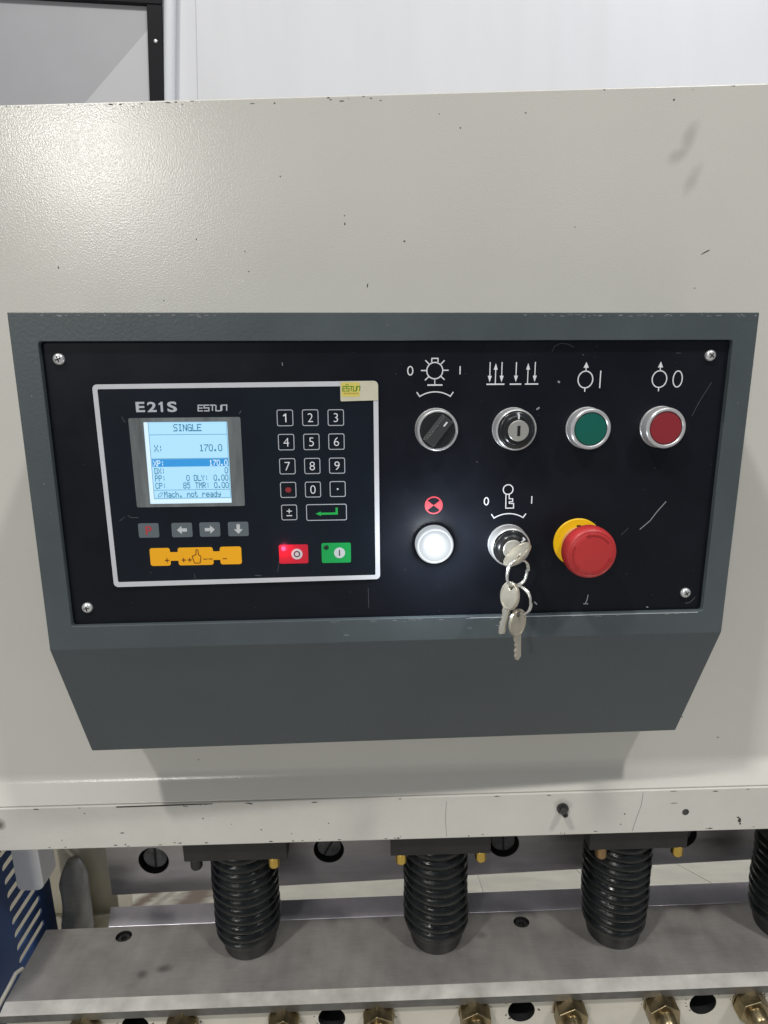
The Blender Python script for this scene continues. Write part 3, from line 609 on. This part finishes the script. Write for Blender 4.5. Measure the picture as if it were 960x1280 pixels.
# ================================================================== numeric controller set into the panel
con = thing('controller', 'black numeric controller with lit blue screen and keypad in a white border', 'controller', world=BX)
q4 = [(47.0, -45.0), (48.1, -184.4), (234.6, -182.7), (233.9, -43.6)]
i4 = [(50.1, -48.0), (51.1, -180.9), (231.3, -179.6), (230.7, -46.9)]
MB().prism(fillet(q4, 3, 5), 2.6, 4.06, 'overlay').build('overlay', con)
MB().ring(fillet(q4, 3, 5), fillet(i4, 1.0, 5), 2.3, 2.64, 'border').build('border', con)
def one(mb, u, v0, v1, wd, m):
    H = v1 - v0; mb.prism([(u - wd / 2, v0), (u + wd / 2, v0), (u + wd / 2, v1), (u - wd * .15, v1), (u - H * .3, v1 - H * .2), (u - H * .3, v1 - H * .34), (u - wd / 2, v1 - H * .24)], 2.4, 2.62, m)
tl = MB(); tl.text('E', 73.8, 79.6, -63.1, -56.4, 2.4, 2.6, 'print_dim', bold=0.028); tl.text('2', 81.2, 87.2, -63.1, -56.4, 2.4, 2.6, 'print_dim', bold=0.028); tl.text('S', 94.2, 100.5, -63.2, -56.3, 2.4, 2.6, 'print_dim', bold=0.028); one(tl, 90.6, -63.1, -56.4, 1.5, 'print_dim')
tl.build('model_lettering', con)
def estun(mb, u0, u1, v0, v1, y0, y1, m, wd, sl=0.0):
    k = (u1 - u0) / 5; g_ = k * .18; a = k - g_; H = v1 - v0
    L = [[[(1, 1), (0, 1), (0, 0), (1, 0)], [(0, .5), (.9, .5)]], [[(1, 1), (0, 1), (0, .52), (1, .52), (1, 0), (0, 0)]], [[(-.08, 1), (1.12, 1)], [(.5, 1), (.5, 0)]], [[(0, 1), (0, 0), (1, 0), (1, 1)]], [[(0, 0), (0, 1), (1, 1), (1, 0)]]]
    for i, let in enumerate(L):
        for j, st in enumerate(let): mb.stroke([(u0 + i * k + x * a + sl * z, v0 + z * H) for x, z in st], wd, y0 - .01 * j, y1, m)
e_ = MB(); estun(e_, 114.2, 133.6, -62.6, -58.9, 2.4, 2.62, 'print_dim', .75, .25); e_.build('maker_lettering', con)
wn = [(68.2, -67), (68.8, -127.5), (141.7, -127.6), (141.7, -66.8)]
MB().ring(fillet(wn, 1.2, 4), fillet([(77.9, -69.7), (77.9, -125.2), (132.8, -125.2), (132.8, -69.8)], .3, 4), 2.2, 2.66, 'film').build('window_film', con)
scn = MB().box(77.7, 133.0, 2.42, 2.62, -125.4, -69.5, 'lcd').build('screen', con)
sh = MB(); yq = 2.38
def qd(u0, u1, v0, v1, m, y=yq): sh.raw([(u0, y, v0), (u1, y, v0), (u1, y, v1), (u0, y, v1)], [(0, 1, 2, 3)], m)
qd(77.9, 80.6, -125.2, -69.7, 'lcd_white', 2.40); qd(80.6, 132.8, -125.2, -122.2, 'lcd_white', 2.40)
for v in (-78.2, -94.3, -115.8, -121.5): qd(80.9, 132.2, v - .16, v + .16, 'lcd_dark')
qd(80.7, 81.0, -121.5, -69.8, 'lcd_dark'); qd(132.1, 132.35, -121.5, -69.8, 'lcd_dark')
sh.build('screen_lines', scn)
sh = MB(); qd(81.4, 132.0, -99.8, -94.6, 'lcd_bar', 2.37); sh.build('highlight_bar', scn)
FNT = {'S': (15, 16, 16, 14, 1, 1, 30), 'I': (14, 4, 4, 4, 4, 4, 14), 'N': (17, 25, 25, 21, 19, 19, 17), 'G': (14, 17, 16, 23, 17, 17, 15), 'L': (16, 16, 16, 16, 16, 16, 31), 'E': (31, 16, 16, 30, 16, 16, 31), 'X': (17, 17, 10, 4, 10, 17, 17), ':': (0, 4, 4, 0, 4, 4, 0),
       '1': (4, 12, 4, 4, 4, 4, 14), '7': (31, 1, 2, 4, 8, 8, 8), '0': (14, 17, 17, 17, 17, 17, 14), '.': (0, 0, 0, 0, 0, 12, 12), 'P': (30, 17, 17, 30, 16, 16, 16), 'D': (30, 17, 17, 17, 17, 17, 30), 'C': (14, 17, 16, 16, 16, 17, 14), '8': (14, 17, 17, 14, 17, 17, 14), '5': (31, 16, 30, 1, 1, 17, 14),
       'Y': (17, 17, 10, 4, 4, 4, 4), 'T': (31, 4, 4, 4, 4, 4, 4), 'M': (17, 27, 21, 21, 17, 17, 17), 'R': (30, 17, 17, 30, 20, 18, 17), 'a': (0, 0, 14, 1, 15, 17, 15), 'c': (0, 0, 14, 16, 16, 17, 14), 'h': (16, 16, 22, 25, 17, 17, 17), 'n': (0, 0, 22, 25, 17, 17, 17), 'o': (0, 0, 14, 17, 17, 17, 14),
       't': (8, 8, 28, 8, 8, 9, 6), 'r': (0, 0, 22, 25, 16, 16, 16), 'e': (0, 0, 14, 17, 31, 16, 14), 'd': (1, 1, 13, 19, 17, 17, 15), 'y': (0, 0, 17, 17, 15, 1, 14)}
def lcd(txt, u, vtop, pitch, hgt, m='lcd_dark', y=2.36):
    px, pz = pitch * .86 / 5, hgt / 7
    for i, ch_ in enumerate(txt):
        for r, row in enumerate(FNT.get(ch_, (0,) * 7)):
            c = 0
            while c < 5:
                if row >> (4 - c) & 1:
                    c1 = c
                    while c1 < 5 and row >> (4 - c1) & 1: c1 += 1
                    x = u + i * pitch + c * px; qd(x, x + (c1 - c) * px * 1.12, vtop - (r + 1) * pz * 1.03, vtop - r * pz, m, y); c = c1
                c += 1
sh = MB()
lcd('SINGLE', 97.1, -71.2, 3.12, 4.7); lcd('X:', 83.6, -85.0, 2.9, 4.6); lcd('170.0', 113.4, -84.9, 3.1, 4.6)
lcd('XP:', 82.2, -95.4, 2.45, 4.0, 'lcd_white', 2.34); lcd('170.0', 119.3, -95.4, 2.5, 4.0, 'lcd_white', 2.34)
lcd('DX:', 82.4, -100.6, 2.45, 4.1); lcd('0', 129.3, -100.6, 2.5, 4.1)
lcd('PP:', 82.4, -105.6, 2.45, 4.1); lcd('0', 103.3, -105.6, 2.5, 4.1); lcd('DLY:', 108.3, -105.6, 2.5, 4.1); lcd('0.00', 121.6, -105.6, 2.55, 4.1)
lcd('CP:', 82.3, -110.7, 2.45, 4.1); lcd('85', 100.8, -110.7, 2.5, 4.1); lcd('TMR:', 108.9, -110.7, 2.5, 4.1); lcd('0.00', 121.6, -110.7, 2.55, 4.1)
lcd('Mach. not ready', 87.6, -116.7, 2.56, 4.2)
sh.stroke([(83.4, -120.6), (83.9, -119.0), (86.4, -116.9)], .35, 2.35, 2.36, 'lcd_dark'); sh.stroke([(83.4, -120.6), (85.2, -120.2), (87.0, -117.6)], .35, 2.345, 2.36, 'lcd_dark')
lab(sh.build('screen_text', scn), 'SINGLE, X and other readings in dark blue screen lettering')
# keypad: outlined keys with legends
k0 = None
KEYS = [('1', 171.3, -67.7), ('2', 188.2, -67.7), ('3', 205.3, -67.8), ('4', 171.5, -84), ('5', 188.5, -84), ('6', 205.4, -84), ('7', 171.7, -100.5), ('8', 188.6, -100.5), ('9', 205.5, -100.5), ('*', 171.7, -116.9), ('0', 188.6, -116.9), ('.', 205.6, -116.8), ('+-', 171.8, -132.8)]
for t, u, v in KEYS:
    if k0 is None:
        q = MB(); q.ring(fillet(rect(-5.45, 5.45, -5.5, 5.5), 1.3, 4), fillet(rect(-4.95, 4.95, -5.0, 5.0), .9, 4), 2.42, 2.64, 'print_dim'); q.prism(fillet(rect(-4.96, 4.96, -5.01, 5.01), .9, 4), 2.52, 2.64, 'overlay')
        o = k0 = q.build('key', con)
    else: o = k0.copy(); COL.objects.link(o)
    o.location = (u / 1000, 0, v / 1000); lg = MB()
    if t == '*':
        for a in (0, .79, 1.57, 2.36): lg.stroke([(-2.1 * math.cos(a), -1.9 * math.sin(a)), (2.1 * math.cos(a), 1.9 * math.sin(a))], 1.1, 2.4 - a * .01, 2.53, 'red_dim')
    elif t == '.': lg.prism(ell(0, 0, .62, n=12), 2.4, 2.53, 'print')
    elif t == '+-': lg.stroke([(-1.8, .9), (1.8, .9)], .55, 2.4, 2.53, 'print'); lg.stroke([(0, -.7), (0, 2.5)], .55, 2.39, 2.53, 'print'); lg.stroke([(-1.9, -2.3), (1.9, -2.3)], .6, 2.4, 2.53, 'print')
    elif t == '1': one(lg, .5, -2.9, 2.9, .8, 'print')
    else: lg.text(t, 0, None, -2.95, 2.95, 2.4, 2.53, 'print', bold=-0.012)
    lg.build('legend', o)
q = MB(); q.ring(fillet(rect(183.5, 211.6, -139, -127.3), 1.3, 4), fillet(rect(184.0, 211.1, -138.5, -127.8), .9, 4), 2.42, 2.64, 'print_dim'); q.prism(fillet(rect(183.99, 211.11, -138.51, -127.79), .9, 4), 2.52, 2.64, 'overlay')
o = lab(q.build('enter_key', con), 'wide key with green return arrow')
lg = MB(); lg.stroke([(204.6, -129.9), (204.6, -134.1), (192, -134.1)], 1.5, 2.4, 2.53, 'green_print'); lg.prism([(190, -134.1), (193.6, -132.5), (193.6, -135.7)], 2.39, 2.53, 'green_print'); lg.build('legend', o)
def pad(u, v, wd, ht, m, name='key', r=1.2): return MB().prism(fillet(rect(u - wd / 2, u + wd / 2, v - ht / 2, v + ht / 2), r, 4), 2.36, 2.64, m).build(name, con)
yt0, yt1 = 2.26, 2.38
o = pad(75.2, -143.9, 13.8, 10.2, 'key_grey'); MB().text('P', 73.2, 77.3, -147, -140.9, yt0, yt1, 'red_print', bold=.01).build('legend', o)
def arr(u, v, dx, dz):
    L = [(-3.4, -1.15), (.2, -1.15), (.2, -3.0), (3.4, 0), (.2, 3.0), (.2, 1.15), (-3.4, 1.15)]
    return [(u + a * dx - b * dz, v + a * dz + b * dx) for a, b in L]
for u, dx, dz in ((97.8, -1, 0), (116.8, 1, 0), (136.3, 0, -1)):
    o = pad(u, -144, 14.0, 10.2, 'key_grey'); MB().prism(arr(u, -144, dx, dz), yt0, yt1, 'key_white').build('legend', o)
oj = MB()
oj.prism(fillet([(74.6, -156.7), (88.4, -156.7), (88.4, -159.8), (93.8, -159.8), (93.8, -156.7), (117.9, -156.7), (117.9, -159.8), (122.7, -159.8), (122.7, -156.6), (137.5, -156.6), (137.5, -169.4), (122.7, -169.4), (122.7, -166), (117.9, -166), (117.9, -169.5), (93.8, -169.5), (93.8, -166), (88.4, -166), (88.4, -169.5), (74.6, -169.5)],
         [1.6, 1.6, .5, .5] + [1.6, 1.6, .5, .5] + [1.6] * 4 + [.5, .5, 1.6, 1.6, .5, .5, 1.6, 1.6], 4), 2.36, 2.64, 'key_orange')
o = lab(oj.build('jog_key', con), 'orange jog key strip with plus, minus and pointing hand')
lg = MB()
for u in (86.0, 97.4, 101.6): lg.stroke([(u - 1.5, -165.6), (u + 1.5, -165.6)], .6, yt0, yt1, 'brown_print'); lg.stroke([(u, -167.1), (u, -164.1)], .6, yt0 - .01, yt1, 'brown_print')
for u in (112.4, 116.0, 125.8): lg.stroke([(u - 1.4, -165.2), (u + 1.4, -165.2)], .55, yt0, yt1, 'brown_print')
lg.stroke([(104.9, -168), (103.9, -165), (103.5, -163), (105.1, -162.2), (106.2, -161.8), (106.3, -158.6), (107.0, -158.2), (107.7, -158.7), (107.9, -162.2), (109.0, -162.6), (109.4, -164), (108.6, -168)], .5, yt0, yt1, 'brown_print', True)
lg.build('legend', o)
for u, v, wd, ht, m, t, led, ll in ((173.8, -162.9, 20.3, 13.8, 'key_red', 'O', 'led_red', 'red stop key with lit red lamp dot'), (203.7, -162.6, 20.6, 14.6, 'key_green', 'I', 'led_off', 'green start key with dark lamp dot')):
    o = lab(pad(u, v, wd, ht, m, 'run_key', 1.2), ll); lg = MB(); lg.prism(ell(u + 2.3, v, 3.9, n=32), yt0, yt1, 'key_white')
    if t == 'O': lg.stroke(ell(u + 2.3, v, 1.9, n=24), .7, yt0 - .06, yt1, 'hole', True)
    else: lg.stroke([(u + 2.3, v - 2.2), (u + 2.3, v + 2.2)], .7, yt0 - .06, yt1, 'hole')
    lg.build('legend', o)
    MB().lathe([(1.7, 2.4), (1.7, 2.2), (1.0, 1.9), (.2, 1.85)], u - 6.9, v + 4.1, led, 20).build('lamp_dot', o)
pl = bpy.data.lights.new('key_led_glow', 'POINT'); pl.energy = 0.0035; pl.color = (1.0, 0.08, 0.2); pl.shadow_soft_size = 0.002
po = bpy.data.objects.new('key_led_glow', pl); COL.objects.link(po); po.matrix_world = bxat(166.9, -3, -158.8)
for pts, wd in (([(166, -160), (163.5, -168), (162, -176)], .25), ([(141, -64.6), (142.4, -62.8)], .5), ([(62, -133), (64, -134.6), (69, -134.8)], .35), ([(56, -137), (60, -134)], .25), ([(146, -178), (150.5, -178.4)], .5), ([(74, -174), (74.3, -174.6)], .6), ([(104, -176), (104.4, -180)], .25), ([(64, -66), (66, -70)], .3)):
    MB().stroke(pts, wd, 2.5, 2.62, 'scratch_dim').build('scratch', con)

# ---- maker's sticker over the corner of the border
st_ = MB(); st_.prism(fillet([(208.6, -43.9), (208.7, -57), (233.9, -56.4), (233.9, -43.7)], [.5, .8, .5, 3], 4), 1.95, 2.32, 'sticker')
st = st_.build('sticker', world=BX); tag(st, 'small yellow and cream maker sticker on the corner of the white border', 'sticker')
s_ = MB(); s_.prism(fillet(rect(209.4, 221.6, -53.9, -44.6), .8, 3), 1.9, 2.0, 'sticker_yellow'); s_.build('yellow_patch', st)
s_ = MB(); estun(s_, 210.2, 221.9, -50.2, -47.2, 1.85, 1.95, 'sticker_green', .6, .3); s_.stroke([(212.2, -46.5), (213.2, -45.6), (214.2, -46.3)], .4, 1.85, 1.95, 'sticker_green')
for k in range(9): s_.box(210.8 + k * 1.15, 211.6 + k * 1.15, 1.86, 1.95, -52.3, -51.3, 'sticker_ochre')
s_.build('lettering', st)

# ================================================================== keys and rings hanging from the lock
def key_part(mb, rx, rz, hole, n=36):
    mb.ring(ell(0, 0, rx, rz, n), ell(0, hole, 2.1, 2.1, n), -1.1, 1.1, 'keymetal')
def make_key(label, mtx, rx, rz, hole, bl, bw, rim=True):
    e = thing('lock_key', label, 'key', world=mtx, group='nickel keys hanging from the lock')
    m_ = MB(); key_part(m_, rx, rz, hole); bo = m_.build('bow', e, bevel=.35)
    r_ = MB(); r_.ring(ell(0, 0, rx - .6, rz - .6, 36), ell(0, 0, rx - 1.5, rz - 1.5, 36), -1.35, 1.35, 'keymetal'); r_.build('raised_rim', bo)
    z0 = -rz + .6; t = [(-bw / 2, z0), (-bw / 2, z0 - 3)]
    zz = z0 - 3; i = 0
    while zz > z0 - bl + 3:                       # bitting on one edge
        zz -= 2.0; i += 1; t.append((-bw / 2 + (.2, 1.3, .6, 1.6)[i % 4], zz))
    t += [(-bw / 2 + 1.6, z0 - bl + 1), (0, z0 - bl), (bw / 2, z0 - bl + 2), (bw / 2, z0)]
    b_ = MB().prism(t, -.9, .9, 'keymetal'); bd_ = b_.build('blade', e, bevel=.2)
    MB().box(-.2, .9, -1.0, 1.0, z0 - bl + 3, z0 - .5, 'chrome_dull').build('groove', bd_)
    return e
# key in the lock: its plane holds the lock axis and the slot direction
a = math.radians(42)
K1 = bxat(326.2, -23.5, -158.6) @ Matrix(((math.cos(a), -math.sin(a), 0, 0), (0, 0, -1, 0), (math.sin(a), math.cos(a), 0, 0), (0, 0, 0, 1)))
make_key('nickel key pushed into the lower lock, its oval bow sticking out', K1, 11.2, 10.6, 6.6, 15, 6.0)
make_key('nickel key hanging turned edgewise with its blade slanting to the left', bxat(320.6, -30.2, -185.6) @ Matrix.Rotation(math.radians(11), 4, 'Y') @ Matrix.Rotation(math.radians(-66), 4, 'Z'), 9.0, 9.8, 6.5, 19, 6.4)
make_key('nickel key hanging lowest with its blade pointing straight down', bxat(326.4, -31.0, -204.6) @ Matrix.Rotation(math.radians(-2), 4, 'Y') @ Matrix.Rotation(math.radians(38), 4, 'Z'), 8.4, 9.8, 6.5, 18.5, 6.4)
def ring_thing(label, mtx, R, r):
    t = MB()
    pts = [((R + .35 * math.sin(k * .5)) * math.cos(k * math.pi / 24), .9 * (k / 96 - .5) * 2, (R + .35 * math.sin(k * .5)) * math.sin(k * math.pi / 24)) for k in range(97)]   # split ring of two turns
    t.tube([(p[0], p[1], p[2]) for p in pts], r, 'ring', 8)
    o = t.build('key_ring', world=mtx, smooth=70); return tag(o, label, 'key ring', 'steel split rings joining the keys')
ring_thing('steel split ring through the bow of the key in the lock', bxat(325.0, -30.5, -169.2) @ Matrix.Rotation(math.radians(28), 4, 'Z'), 9.3, .75)
ring_thing('steel split ring hanging below, carrying the lowest key', bxat(326.9, -30.4, -188.2) @ Matrix.Rotation(math.radians(-52), 4, 'Z'), 9.8, .75)
